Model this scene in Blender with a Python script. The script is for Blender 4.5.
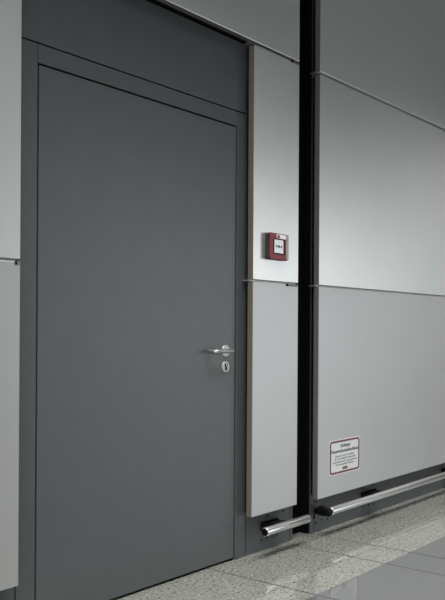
import bpy, bmesh, math, random
from mathutils import Vector, Matrix
random.seed(4)
for o in list(bpy.data.objects): bpy.data.objects.remove(o)
S = bpy.context.scene; C = S.collection
# ---------------------------------------------------------------- camera
D, H = 2.5, 1.13
TH = math.atan2(825, 666.5)          # angle of the view from the wall normal
RHO = math.radians(.35)
Rv = Vector((666.5, -825, 0)).normalized(); Fv = Vector((825, 666.5, 0)).normalized(); Uv = Vector((0, 0, 1))
r2 = Rv*math.cos(RHO) + Uv*math.sin(RHO)
u2 = -Rv*math.sin(RHO) + Uv*math.cos(RHO)
cd = bpy.data.cameras.new('camera'); cam = bpy.data.objects.new('camera', cd); C.objects.link(cam)
M4 = Matrix((r2, u2, -Fv)).transposed().to_4x4(); M4.translation = Vector((0, -D, H)); cam.matrix_world = M4
cd.sensor_fit = 'VERTICAL'; cd.sensor_height = 24; cd.lens = 24*825/600
cd.shift_y = 30/600; cd.clip_start = .05; cd.clip_end = 200
S.camera = cam
# ---------------------------------------------------------------- light
W = bpy.data.worlds.new('world'); S.world = W; W.use_nodes = True
bg = W.node_tree.nodes['Background']; bg.inputs[0].default_value = (.96, .985, 1, 1); bg.inputs[1].default_value = 2.45
def area(name, loc, target, sx, sy, power, col=(1, 1, 1)):
    l = bpy.data.lights.new(name, 'AREA'); l.shape = 'RECTANGLE'; l.size = sx; l.size_y = sy; l.energy = power; l.color = col
    o = bpy.data.objects.new(name, l); C.objects.link(o); o.location = loc
    o.rotation_euler = (Vector(target)-Vector(loc)).to_track_quat('-Z', 'Y').to_euler(); return o
area('added_glint_strip', (14, -.9, 3.46), (14, -.9, 0), 7, .6, 42, (1, .99, .97))  # unseen strip added to give the steel tubes a highlight
for lx in (.6, 2.6, 5.6):
    lo = area('added_floor_fill', (lx, -1.35, 3.46), (lx, -1.35, 0), 1.8, 1.0, 66, (1, .99, .96)); lo.data.spread = math.radians(100)  # unseen overhead fills added to brighten the floor
S.view_settings.view_transform = 'Standard'; S.view_settings.look = 'None'
S.view_settings.exposure = 0; S.view_settings.gamma = 1; S.view_settings.use_curve_mapping = False
# ---------------------------------------------------------------- materials
def lin(c):
    return tuple(((v/255)/12.92 if v/255 <= .04045 else ((v/255+.055)/1.055)**2.4) for v in c) + (1,)
def mat(name, col, rough=.5, metal=0, spec=.5, noise=0, nscale=40, bump=0, aniso=0, coat=0):
    m = bpy.data.materials.new(name); m.use_nodes = True; t = m.node_tree; b = t.nodes['Principled BSDF']
    c = lin(col); b.inputs['Base Color'].default_value = c; b.inputs['Roughness'].default_value = rough
    b.inputs['Metallic'].default_value = metal; b.inputs['Specular IOR Level'].default_value = spec
    b.inputs['Anisotropic'].default_value = aniso
    tc = t.nodes.new('ShaderNodeTexCoord'); n = t.nodes.new('ShaderNodeTexNoise'); n.inputs['Scale'].default_value = nscale
    n.inputs['Detail'].default_value = 4; t.links.new(tc.outputs['Object'], n.inputs['Vector'])
    if noise:
        r = t.nodes.new('ShaderNodeValToRGB'); t.links.new(n.outputs['Fac'], r.inputs['Fac'])
        r.color_ramp.elements[0].position = .3; r.color_ramp.elements[1].position = .7
        r.color_ramp.elements[0].color = tuple(v*(1-noise) for v in c[:3])+(1,)
        r.color_ramp.elements[1].color = tuple(min(1, v*(1+noise)) for v in c[:3])+(1,)
        t.links.new(r.outputs['Color'], b.inputs['Base Color'])
    if bump:
        bp = t.nodes.new('ShaderNodeBump'); bp.inputs['Strength'].default_value = bump; bp.inputs['Distance'].default_value = .002
        t.links.new(n.outputs['Fac'], bp.inputs['Height']); t.links.new(bp.outputs['Normal'], b.inputs['Normal'])
    return m
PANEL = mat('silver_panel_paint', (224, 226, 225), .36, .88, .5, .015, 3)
PANEL_B = mat('silver_panel_paint_darker', (187, 188, 188), .42, .85, .5, .015, 3)  # darker, slightly rougher tone for the panels below the middle seam
PANEL_EDGE = mat('panel_edge_anodised', (136, 127, 115), .45, .6)
EDGE_DARK = mat('panel_edge_dark', (104, 105, 107), .5, .3)
DOOR = mat('grey_door_paint', (67, 71, 73), .36, 0, .5, .05, 9)
FRAME = mat('grey_frame_paint', (62, 66, 68), .42, 0, .5, .09, 70)
BLACK = mat('black_rubber', (5, 5, 6), .7, 0, .15)
CAVITY = mat('black_cavity_paint', (4, 4, 6), .9, 0, .1)
STEEL = mat('brushed_stainless_steel', (236, 237, 236), .3, 1, .5, 0, 120)
CLIP = mat('clip_aluminium', (112, 114, 114), .5, .5)
ALU = mat('aluminium_rail', (170, 172, 172), .4, .8)
RED = mat('red_enamel', (112, 34, 42), .4, 0, .5)
DKRED = mat('dark_red_plastic', (14, 6, 8), .5)
WHITE = mat('white_plastic', (222, 224, 224), .45)
GLASS_W = mat('white_break_glass', (205, 210, 212), .2)
STICK = mat('sticker_white', (205, 208, 208), .4)
SATIN = mat('satin_steel', (168, 168, 166), .4, 1)
STICKRED = mat('sticker_red', (96, 38, 42), .45)
INK = mat('black_ink', (42, 44, 46), .6)
GREYPL = mat('grey_plastic', (150, 148, 142), .4)
CEIL = mat('ceiling_paint', (140, 142, 142), .8)
FARW = mat('added_wall_grey', (132, 134, 134), .8)
GROUT = mat('joint_mortar', (70, 72, 71), .8)
def granite():
    m = bpy.data.materials.new('polished_speckled_granite'); m.use_nodes = True; t = m.node_tree; b = t.nodes['Principled BSDF']
    tc = t.nodes.new('ShaderNodeTexCoord')
    def noise(sc, det, lo, hi):
        n = t.nodes.new('ShaderNodeTexNoise'); n.inputs['Scale'].default_value = sc; n.inputs['Detail'].default_value = det
        t.links.new(tc.outputs['Object'], n.inputs['Vector'])
        r = t.nodes.new('ShaderNodeValToRGB'); r.color_ramp.elements[0].position = lo; r.color_ramp.elements[1].position = hi
        t.links.new(n.outputs['Fac'], r.inputs['Fac']); return r
    def mix(f, a, c):
        x = t.nodes.new('ShaderNodeMix'); x.data_type = 'RGBA'; t.links.new(f, x.inputs[0])
        for v, i in ((a, 6), (c, 7)):
            if isinstance(v, tuple): x.inputs[i].default_value = v
            else: t.links.new(v, x.inputs[i])
        return x.outputs[2]
    a = noise(60, 3, .38, .62); d = noise(66, 3, .57, .66); e = noise(95, 2, .60, .68); g = noise(5, 2, .35, .65)
    base = mix(a.outputs[0], lin((118, 120, 115)), lin((138, 139, 134)))
    base = mix(g.outputs[0], base, lin((124, 124, 115)))
    base2 = mix(a.outputs[0], lin((112, 114, 108)), base)
    base2 = mix(d.outputs[0], base2, lin((64, 66, 61)))
    base2 = mix(e.outputs[0], base2, lin((162, 162, 156)))
    t.links.new(base2, b.inputs['Base Color'])
    b.inputs['Roughness'].default_value = .03; b.inputs['IOR'].default_value = 2.2
    return m
GRAN = granite()
TILE = mat('polished_grey_tile', (88, 90, 90), .08, 0, .5, .04, 2)
TILE.node_tree.nodes['Principled BSDF'].inputs['IOR'].default_value = 2.45
# ---------------------------------------------------------------- helpers
def box(bm, x0, x1, y0, y1, z0, z1, mi=0):
    v = [bm.verts.new(p) for p in ((x0,y0,z0),(x1,y0,z0),(x1,y1,z0),(x0,y1,z0),(x0,y0,z1),(x1,y0,z1),(x1,y1,z1),(x0,y1,z1))]
    for q in ((3,2,1,0),(4,5,6,7),(0,1,5,4),(1,2,6,5),(2,3,7,6),(3,0,4,7)):
        f = bm.faces.new([v[i] for i in q]); f.material_index = mi
def obj(name, bm, mats, parent=None, bevel=0, seg=2, smooth=False, origin=None):
    if origin is not None:
        for v in bm.verts: v.co -= Vector(origin)
    bmesh.ops.recalc_face_normals(bm, faces=bm.faces)
    me = bpy.data.meshes.new(name); bm.to_mesh(me); bm.free()
    if not isinstance(mats, (list, tuple)): mats = [mats]
    for m in mats: me.materials.append(m)
    o = bpy.data.objects.new(name, me); C.objects.link(o)
    if origin is not None: o.location = origin
    if parent is not None:
        o.parent = parent; o.location = Vector(o.location) - parent.location if origin is not None else -parent.location
    if smooth:
        for p in me.polygons: p.use_smooth = True
    if bevel:
        b = o.modifiers.new('bevel', 'BEVEL'); b.width = bevel; b.segments = seg; b.limit_method = 'ANGLE'; b.harden_normals = False
    return o
def boxo(name, b, m, parent=None, bevel=0, **k):
    bm = bmesh.new(); box(bm, *b); return obj(name, bm, m, parent, bevel, **k)
def thing(name, label, cat, loc=(0, 0, 0), group=None, kind=None):
    o = bpy.data.objects.new(name, None); C.objects.link(o); o.location = loc; o.empty_display_size = .05
    if label: o['label'] = label
    if cat: o['category'] = cat
    if group: o['group'] = group
    if kind: o['kind'] = kind
    return o
def struct(o, label, cat='structure'):
    o['kind'] = 'structure'; o['label'] = label; o['category'] = cat; return o
def loft(bm, rings, cap=True, mi=0):
    R = [[bm.verts.new(p) for p in r] for r in rings]; n = len(R[0])
    for a, b in zip(R, R[1:]):
        for i in range(n):
            bm.faces.new((a[i], a[(i+1) % n], b[(i+1) % n], b[i])).material_index = mi
    if cap: bm.faces.new(R[0][::-1]); bm.faces.new(R[-1])
def ring(c, axis, r, n=24, ph=0):
    axis = Vector(axis).normalized(); up = Vector((0, 0, 1)) if abs(axis.z) < .9 else Vector((1, 0, 0))
    a = axis.cross(up).normalized(); b = axis.cross(a)
    return [Vector(c)+a*math.cos(ph+2*math.pi*i/n)*r+b*math.sin(ph+2*math.pi*i/n)*r for i in range(n)]
def lathe(bm, c, axis, prof, n=28, ph=0, mi=0):        # prof: (distance along axis, radius)
    ax = Vector(axis).normalized()
    loft(bm, [ring(Vector(c)+ax*d, ax, r, n, ph) for d, r in prof], mi=mi)
def tube(bm, pts, r, n=16):
    pts = [Vector(p) for p in pts]; rs = []
    for i, p in enumerate(pts):
        d = (pts[min(i+1, len(pts)-1)] - pts[max(i-1, 0)])
        rr = r[i] if isinstance(r, (list, tuple)) else r
        rs.append(ring(p, d, rr, n))
    loft(bm, rs)
def smooth_by_angle(o, ang=.7):
    for p in o.data.polygons: p.use_smooth = True
    o.data.set_sharp_from_angle(angle=ang)
def rrect(x0, x1, z0, z1, r, k=5):
    out = []
    for cx, cz, a0 in ((x1-r, z1-r, 0), (x0+r, z1-r, 90), (x0+r, z0+r, 180), (x1-r, z0+r, 270)):
        for i in range(k+1):
            a = math.radians(a0+90*i/k); out.append((cx+r*math.cos(a), cz+r*math.sin(a)))
    return out
def rplate(bm, x0, x1, z0, z1, r, y0, y1, mi=0):
    q = rrect(x0, x1, z0, z1, r); loft(bm, [[(x, y, z) for x, z in q] for y in (y1, y0)], mi=mi)
# ---------------------------------------------------------------- room
GX0, GX1 = 3.657, 3.873            # the black recess in the wall
DX0, DX1, DZ = 1.885, 3.285, 2.60   # opening that holds the door element
bm = bmesh.new()
box(bm, -3, DX0, 0, .2, 0, 3.5); box(bm, DX0, DX1, 0, .2, DZ, 3.5); box(bm, DX1, 3.70, 0, .2, 0, 3.5)
box(bm, GX1, 20, 0, .2, 0, 3.5)
struct(obj('wall_back', bm, FRAME), 'dark grey backing wall behind the silver panels and beside the door', 'wall')
bm = bmesh.new(); box(bm, 3.70, GX1, .06, .2, 0, 3.5)
struct(obj('trim_1', bm, CAVITY), 'black recess running floor to ceiling between the two panel groups', 'recess')
bm = bmesh.new(); box(bm, 3.700, 3.7015, 0, .06, 0, 3.5); box(bm, GX1-.003, GX1-.0005, .002, .06, 0, 3.5)
struct(obj('trim_2', bm, CAVITY), 'black side linings of the tall recess', 'recess lining')
# floor: speckled granite strip along the wall, polished tile beyond it
JX = [-1.5, -.5, .6, 1.8, 3.0, 3.62, 3.885, 5.9, 7.2, 8.6, 10]
JW = .007
bm = bmesh.new()
xs = [-3]+JX+[12.5, 20]
def slabs(bm, y0, y1, mi, ys=(), xs=xs):
    yy = [y0]+list(ys)+[y1]
    for a, b in zip(xs, xs[1:]):
        for c, d in zip(yy, yy[1:]):
            box(bm, a+(JW if a > -3 else 0), b-(JW if b < 20 else 0), c+(JW if c > y0 else 0), d-(JW if d < y1 else 0), -.03, 0, mi)
slabs(bm, -.60, .2, 0)
slabs(bm, -9.0, -.60, 1, (-7.8, -6.6, -5.4, -4.2, -3.0, -1.8))
box(bm, -3, 20, -9, .2, -.06, -.0015, 2)
struct(obj('floor', bm, [GRAN, TILE, GROUT]), 'polished stone floor, speckled granite strip by the wall and smooth grey tile beyond', 'floor')
bm = bmesh.new(); box(bm, -3, 20, -9, .2, 3.5, 3.6)  # unseen ceiling, added so upward reflections stay dark
struct(obj('ceiling', bm, CEIL), 'unseen grey ceiling above the picture, added to darken high reflections', 'ceiling')
bm = bmesh.new(); box(bm, 18.5, 18.7, -9, 0, 0, 3.5)  # added out of view to dim what the right panels reflect
struct(obj('wall_right_added', bm, FARW), 'plain grey unseen wall, added far to the right to dim the right panels', 'wall')
bm = bmesh.new(); box(bm, -3, 10, -9.2, -9, 0, 3.5)  # added out of view, cuts the brightness of the left panels
struct(obj('wall_front_added', bm, FARW), 'plain grey unseen wall, added behind the photographer to dim the left panels', 'wall')
# ---------------------------------------------------------------- baseboards (dark metal plinth)
def plinth(name, segs, holes, label):
    e = thing(name, label, 'baseboard', (segs[0][0], 0, 0), kind='structure')
    bm = bmesh.new()
    for a, b in segs: box(bm, a, b, -.004, 0, .003, .30)
    obj('plinth_sheet', bm, FRAME, e, .0008)
    for x, z in holes:
        bm = bmesh.new(); lathe(bm, (x, -.0035, z), (0, -1, 0), [(0, .0065), (.0014, .0065), (.0022, .005)], 14)
        obj('screw', bm, BLACK, e)
    return e
plinth('baseboard_left', [(-3, 1.880)], [], 'dark metal baseboard left of the door')
plinth('baseboard_middle', [(3.290, 3.672), (3.679, 3.699)], [(3.419, .056), (3.463, .059), (3.512, .057), (3.552, .054), (3.47, .172), (3.61, .172)],
       'dark metal baseboard between the door and the black recess, with screws in a row')
plinth('baseboard_right', [(GX1, 3.905), (3.909, 20)], [(3.930, .169), (3.930, .051), (3.994, .060), (4.058, .052), (4.46, .168), (4.60, .168), (4.462, .055), (4.536, .057), (4.60, .052)],
       'dark metal baseboard under the big right hand wall panels')
# ---------------------------------------------------------------- door
d1 = thing('door_1', 'closed dark grey metal door with steel lever handle', 'door', (2.585, 0, 0), kind='structure')
LX0, LX1, LZ = 1.981, 3.192, 2.128
bm = bmesh.new()
box(bm, DX0+.003, LX0-.007, -.004, .10, .002, 2.203); box(bm, LX1+.005, 3.282, -.004, .10, .002, 2.203)
box(bm, LX0-.004, LX1+.005, -.004, .10, LZ+.005, 2.203)
obj('door_frame', bm, FRAME, d1, .0015)
bm = bmesh.new(); box(bm, LX0-.007, LX0, .008, .09, .002, LZ); box(bm, LX1, LX1+.005, .008, .09, .002, LZ); box(bm, LX0-.004, LX1+.005, .008, .09, LZ, LZ+.005)
obj('seal_shadow_strip', bm, CAVITY, d1)  # black strips in the leaf gap, doubling as its shadow line
boxo('door_leaf', (LX0+.003, LX1-.001, .0, .06, .012, LZ-.002), DOOR, d1, .0015)
boxo('threshold', (LX0, LX1, .02, .10, 0.001, .010), BLACK, d1)
boxo('transom_panel', (DX0+.003, 3.268, -.002, .08, 2.210, 2.550), DOOR, d1, .0015)
boxo('lip_shadow_strip', (DX0+.003, 3.282, 0, .09, 2.550, 2.598), CAVITY, d1)  # black strip standing in for the shadow under the panel lip
boxo('frame_joint_gap', (DX0+.004, 3.282, .02, .09, 2.203, 2.210), CAVITY, d1)
# lever handle
hx, hz = 3.117, 1.029
bm = bmesh.new(); lathe(bm, (hx, .004, hz), (0, -1, 0), [(0, .0295), (.006, .0295), (.009, .0275), (.0095, .012)], 40)
h = obj('door_handle', bm, SATIN, d1); smooth_by_angle(h)
bm = bmesh.new()
pts = [(hx, .002, hz), (hx, -.040, hz)]
for i in range(1, 6):
    a = math.pi/2*i/5; pts.append((hx-.016*(1-math.cos(a)), -.040-.016*math.sin(a), hz))
pts += [(hx-.05, -.056, hz), (hx-.115, -.056, hz)]
for i in range(1, 6):
    a = math.pi/2*i/5; pts.append((hx-.118-.018*math.sin(a), -.056+.018*(1-math.cos(a)), hz))
pts.append((hx-.136, -.012, hz))
tube(bm, pts, .0095, 16); l = obj('lever', bm, SATIN, h); smooth_by_angle(l)
l.location = (0, 0, 0); l.parent = h; l.location = (0, 0, 0)
# keyhole escutcheon
kx, kz = 3.117, .952
bm = bmesh.new(); lathe(bm, (kx, .004, kz), (0, -1, 0), [(0, .0285), (.006, .0285), (.009, .0265), (.0095, .010)], 40)
k = obj('key_escutcheon', bm, SATIN, d1); smooth_by_angle(k)
bm = bmesh.new()
lathe(bm, (kx, -.0054, kz+.007), (0, -1, 0), [(0, .0088), (.0024, .0088)], 20)
box(bm, kx-.0048, kx+.0048, -.0078, -.0054, kz-.017, kz+.002)
c2 = obj('lock_cylinder', bm, BLACK, k); c2.location = (0, 0, 0)
bm = bmesh.new(); box(bm, kx-.0012, kx+.0012, -.0084, -.0078, kz+.002, kz+.013)
c3 = obj('keyway', bm, STEEL, k); c3.location = (0, 0, 0)
# ---------------------------------------------------------------- silver wall panels
T = .060
def panel(x0, x1, z0, z1, label, edge=PANEL_EDGE, group=None, rail=True, clip=False, shim=.022, sheet=None, stub=.012):
    e = thing('cladding_panel', label, 'wall panel', ((x0+x1)/2, 0, z0), group)
    bm = bmesh.new(); box(bm, x0, x1, -T, -.026, z0, z1)
    bm.faces.ensure_lookup_table()
    for f in bm.faces:
        f.normal_update()
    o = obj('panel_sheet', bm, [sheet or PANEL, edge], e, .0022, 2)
    for p in o.data.polygons:
        if abs(p.normal.x) > .5 or (stub < 0 and p.normal.z < -.5): p.material_index = 1  # wide top panel's underside takes the dark colour as painted shade
    boxo('shadow_spacer', (x0+shim, x1-.02, -.026, -.001, z0+(.004 if stub < 0 else .02), z1-.004), BLACK, e)  # black colour stands in for the shadow in the gap behind the panel
    if rail:    # aluminium rail closing the seam under the panel
        boxo('seam_rail', (x0-stub, x1-.004, -.044, -.004, z0-.0065, z0-.0015), ALU, e)
    if clip:
        boxo('corner_clip', (x1-clip, x1-.002, -T-.0022, -T-.0002, z0-.020, z0-.008), CLIP, e, .0006)
        boxo('corner_clip', (x1-clip-min(.02, clip*.5), x1-clip, -T-.0024, -T-.0002, z0-.021, z0-.007), BLACK, e)
    return e
GR = 'silver metal panels cladding the wall'
ZS, ZT = 1.378, 2.550
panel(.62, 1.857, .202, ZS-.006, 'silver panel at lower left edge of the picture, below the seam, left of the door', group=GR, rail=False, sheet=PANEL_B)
panel(.62, 1.857, ZS+.003, 3.49, 'tall silver panel at upper left edge of the picture, above the seam', group=GR, clip=.016)
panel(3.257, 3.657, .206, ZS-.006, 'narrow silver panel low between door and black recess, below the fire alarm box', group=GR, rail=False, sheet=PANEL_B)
panel(3.257, 3.657, ZS+.003, ZT-.011, 'narrow silver panel carrying the red fire alarm box', group=GR, clip=.095)
panel(1.860, 3.657, ZT+.005, 3.49, 'wide silver panel above the door and the narrow panel', group=GR, clip=.06, edge=EDGE_DARK, stub=-1.388)
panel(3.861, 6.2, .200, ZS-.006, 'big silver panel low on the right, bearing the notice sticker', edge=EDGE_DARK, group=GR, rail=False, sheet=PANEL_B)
panel(3.861, 6.2, ZS+.003, ZT-.011, 'big plain silver panel in the middle of the right hand wall', edge=EDGE_DARK, group=GR)
panel(3.861, 6.2, ZT+.005, 3.49, 'big silver panel at the top right, above the upper seam', edge=EDGE_DARK, group=GR)
# ---------------------------------------------------------------- fire alarm call point
cx0, cx1, cz0, cz1 = 3.356, 3.520, 1.488, 1.622
fa = thing('fire_alarm_call_point', 'red fire alarm box with white break glass window on the narrow silver panel', 'fire alarm', (3.441, -T, 1.488))
bm = bmesh.new(); rplate(bm, cx0, cx1, cz0, cz1, .010, -T-.001, -T-.026)
obj('housing', bm, DKRED, fa, .0015)
bm = bmesh.new(); rplate(bm, cx0+.001, cx1-.001, cz0+.001, cz1-.001, .010, -T-.026, -T-.031)
obj('front_cover', bm, RED, fa, .002)
# chrome-grey rim strip on the right and bottom right of the cover
bm = bmesh.new(); rplate(bm, cx1-.021, cx1-.001, cz0+.006, cz1-.003, .004, -T-.031, -T-.0325)
obj('side_strip', bm, GREYPL, fa)
bm = bmesh.new(); rplate(bm, 3.414, 3.494, 1.5955, 1.6165, .003, -T-.031, -T-.0325)
o = obj('label_plate', bm, WHITE, fa)
bm = bmesh.new()   # burning house pictogram: house outline and flame
hx0, hz0 = 3.417, 1.597
def poly(bm, pts, y0, y1):
    loft(bm, [[(x, y, z) for x, z in pts] for y in (y0, y1)])
poly(bm, [(hx0, hz0), (hx0+.022, hz0), (hx0+.022, hz0+.010), (hx0+.011, hz0+.018), (hx0, hz0+.010)], -T-.0325, -T-.0332)
p = obj('house_pictogram', bm, RED, fa)
bm = bmesh.new(); rplate(bm, 3.386, 3.482, 1.517, 1.5925, .003, -T-.031, -T-.0335)
obj('window_frame', bm, BLACK, fa)
bm = bmesh.new(); rplate(bm, 3.390, 3.468, 1.521, 1.588, .002, -T-.0335, -T-.0345)
obj('break_glass', bm, GLASS_W, fa)
bm = bmesh.new()
mx, mz = 3.429, 1.5545; y0, y1 = -T-.0345, -T-.0355
lathe(bm, (mx, y0, mz), (0, -1, 0), [(0, .0075), (.001, .0075)], 18)
for s in (-1, 1): poly(bm, [(mx+s*.026, mz+.007), (mx+s*.026, mz-.007), (mx+s*.010, mz)], y0, y1)
obj('press_here_mark', bm, INK, fa)
# ---------------------------------------------------------------- notice sticker
sx0, sx1, sz0, sz1 = 3.984, 4.318, .316, .503
ns = thing('notice_sticker', 'white notice sticker with red border and German text on the big right panel', 'notice', (4.151, -T, .316))
Y = -T
bm = bmesh.new(); rplate(bm, sx0-.006, sx1+.006, sz0-.006, sz1+.006, .018, Y-.0003, Y-.0009); obj('backing', bm, STICK, ns)
bm = bmesh.new(); a = rrect(sx0, sx1, sz0, sz1, .021); b = rrect(sx0+.014, sx1-.014, sz0+.0105, sz1-.0105, .011)
va = [bm.verts.new((x, Y-.0013, z)) for x, z in a]; vb = [bm.verts.new((x, Y-.0013, z)) for x, z in b]
n = len(va)
for i in range(n): bm.faces.new((va[i], va[(i+1) % n], vb[(i+1) % n], vb[i]))
bm.normal_update()
ext = bmesh.ops.extrude_face_region(bm, geom=bm.faces[:]); bmesh.ops.translate(bm, vec=(0, .0004, 0), verts=[v for v in ext['geom'] if isinstance(v, bmesh.types.BMVert)])
obj('border', bm, STICKRED, ns)
def text(body, x, z, size, width, parent, bold=0, m=INK, name='lettering'):
    cu = bpy.data.curves.new(name, 'FONT'); cu.body = body; cu.size = size; cu.align_x = 'CENTER'; cu.offset = bold; cu.extrude = .0002; cu.resolution_u = 3
    tmp = bpy.data.objects.new('tmp', cu); C.objects.link(tmp)
    me = bpy.data.meshes.new_from_object(tmp.evaluated_get(bpy.context.evaluated_depsgraph_get())); bpy.data.objects.remove(tmp)
    w = max(v.co.x for v in me.vertices)-min(v.co.x for v in me.vertices); k = width/w
    for v in me.vertices: v.co = Vector((v.co.x*k, -v.co.z, v.co.y))
    me.materials.clear(); me.materials.append(m)
    o = bpy.data.objects.new(name, me); C.objects.link(o); o.parent = parent
    o.location = Vector((x, Y-.0012, z))-parent.location
    return o
xc = (sx0+sx1)/2
text('Achtung', xc+.005, .462, .030, .112, ns, .0006)
text('Feuerschutzabschluss', xc, .434, .027, .300, ns, .0006)
for i, (s, w) in enumerate((('Bereich nicht verstellen,', .215), ('das Tor schließt im Brandfall', .232), ('automatisch und muss jederzeit', .268), ('frei beweglich bleiben.', .205))):
    text(s, xc, .410-.0165*i, .0155, w, ns)
text('2008', xc, .334, .021, .058, ns, .0010)
# ---------------------------------------------------------------- bumper rails
PT, PZ, PR = .122, .139, .021
def rail(x0, x1, label, brackets, start_boot):
    e = thing('bumper_rail', label, 'rail', (x0, 0, 0), 'stainless steel bumper rails')
    bm = bmesh.new(); lathe(bm, (x0, -PT, PZ), (1, 0, 0), [(0, PR-.0015), (.0015, PR), (x1-x0-.006, PR), (x1-x0-.001, PR-.004), (x1-x0, PR-.01)], 32)
    o = obj('tube', bm, STEEL, e); smooth_by_angle(o)
    if not start_boot:
        bm = bmesh.new(); lathe(bm, (x0, -PT, PZ), (-1, 0, 0), [(0, PR-.002), (.004, PR-.003), (.005, PR-.007)], 28)
        obj('end_cap', bm, BLACK, e)
    else:   # black faceted boot that carries the tube's end
        bm = bmesh.new(); lathe(bm, (x0-.004, -PT, PZ), (-1, 0, 0), [(0, PR+.0005), (.006, PR+.004), (.026, PR+.003), (.034, PR*.6)], 8, math.pi/8)
        b = obj('end_boot', bm, BLACK, e, .002)
        bm = bmesh.new(); tube(bm, [(x0+.040, -.0045, PZ-.022), (x0+.030, -.03, PZ-.014), (x0+.008, -.070, PZ-.005), (x0-.018, -PT, PZ)], [.014, .024, .031, .022], 8)
        obj('end_bracket', bm, BLACK, e)
        boxo('end_bracket_tab', (x0+.016, x0+.026, -.008, -.0045, .078, .105), BLACK, e)
    for a, b in brackets:
        bm = bmesh.new()        # wedge-shaped bracket: wide foot on the plinth, narrower saddle at the tube
        q = [((a, -.0045, PZ-.036), (b, -.0045, PZ-.036), (b, -.0045, PZ+.006), (a, -.0045, PZ+.006)),
             ((a, -.014, PZ-.036), (b, -.014, PZ-.036), (b, -.014, PZ+.006), (a, -.014, PZ+.006)),
             ((a+.03, -.03, PZ-.012), (b-.03, -.03, PZ-.012), (b-.03, -.03, PZ+.004), (a+.03, -.03, PZ+.004)),
             ((a+.03, -PT+PR-.004, PZ-.010), (b-.03, -PT+PR-.004, PZ-.010), (b-.03, -PT+PR-.004, PZ+.012), (a+.03, -PT+PR-.004, PZ+.012))]
        loft(bm, q); obj('bracket', bm, BLACK, e, .002)
    return e
rail(3.284, 3.674, 'short steel bumper rail below the narrow panel, ending before the black recess', [(3.41, 3.56)], False)
rail(3.892, 6.2, 'long steel bumper rail running right along the wall from a black end boot', [(4.44, 4.62), (5.6, 5.78)], True)
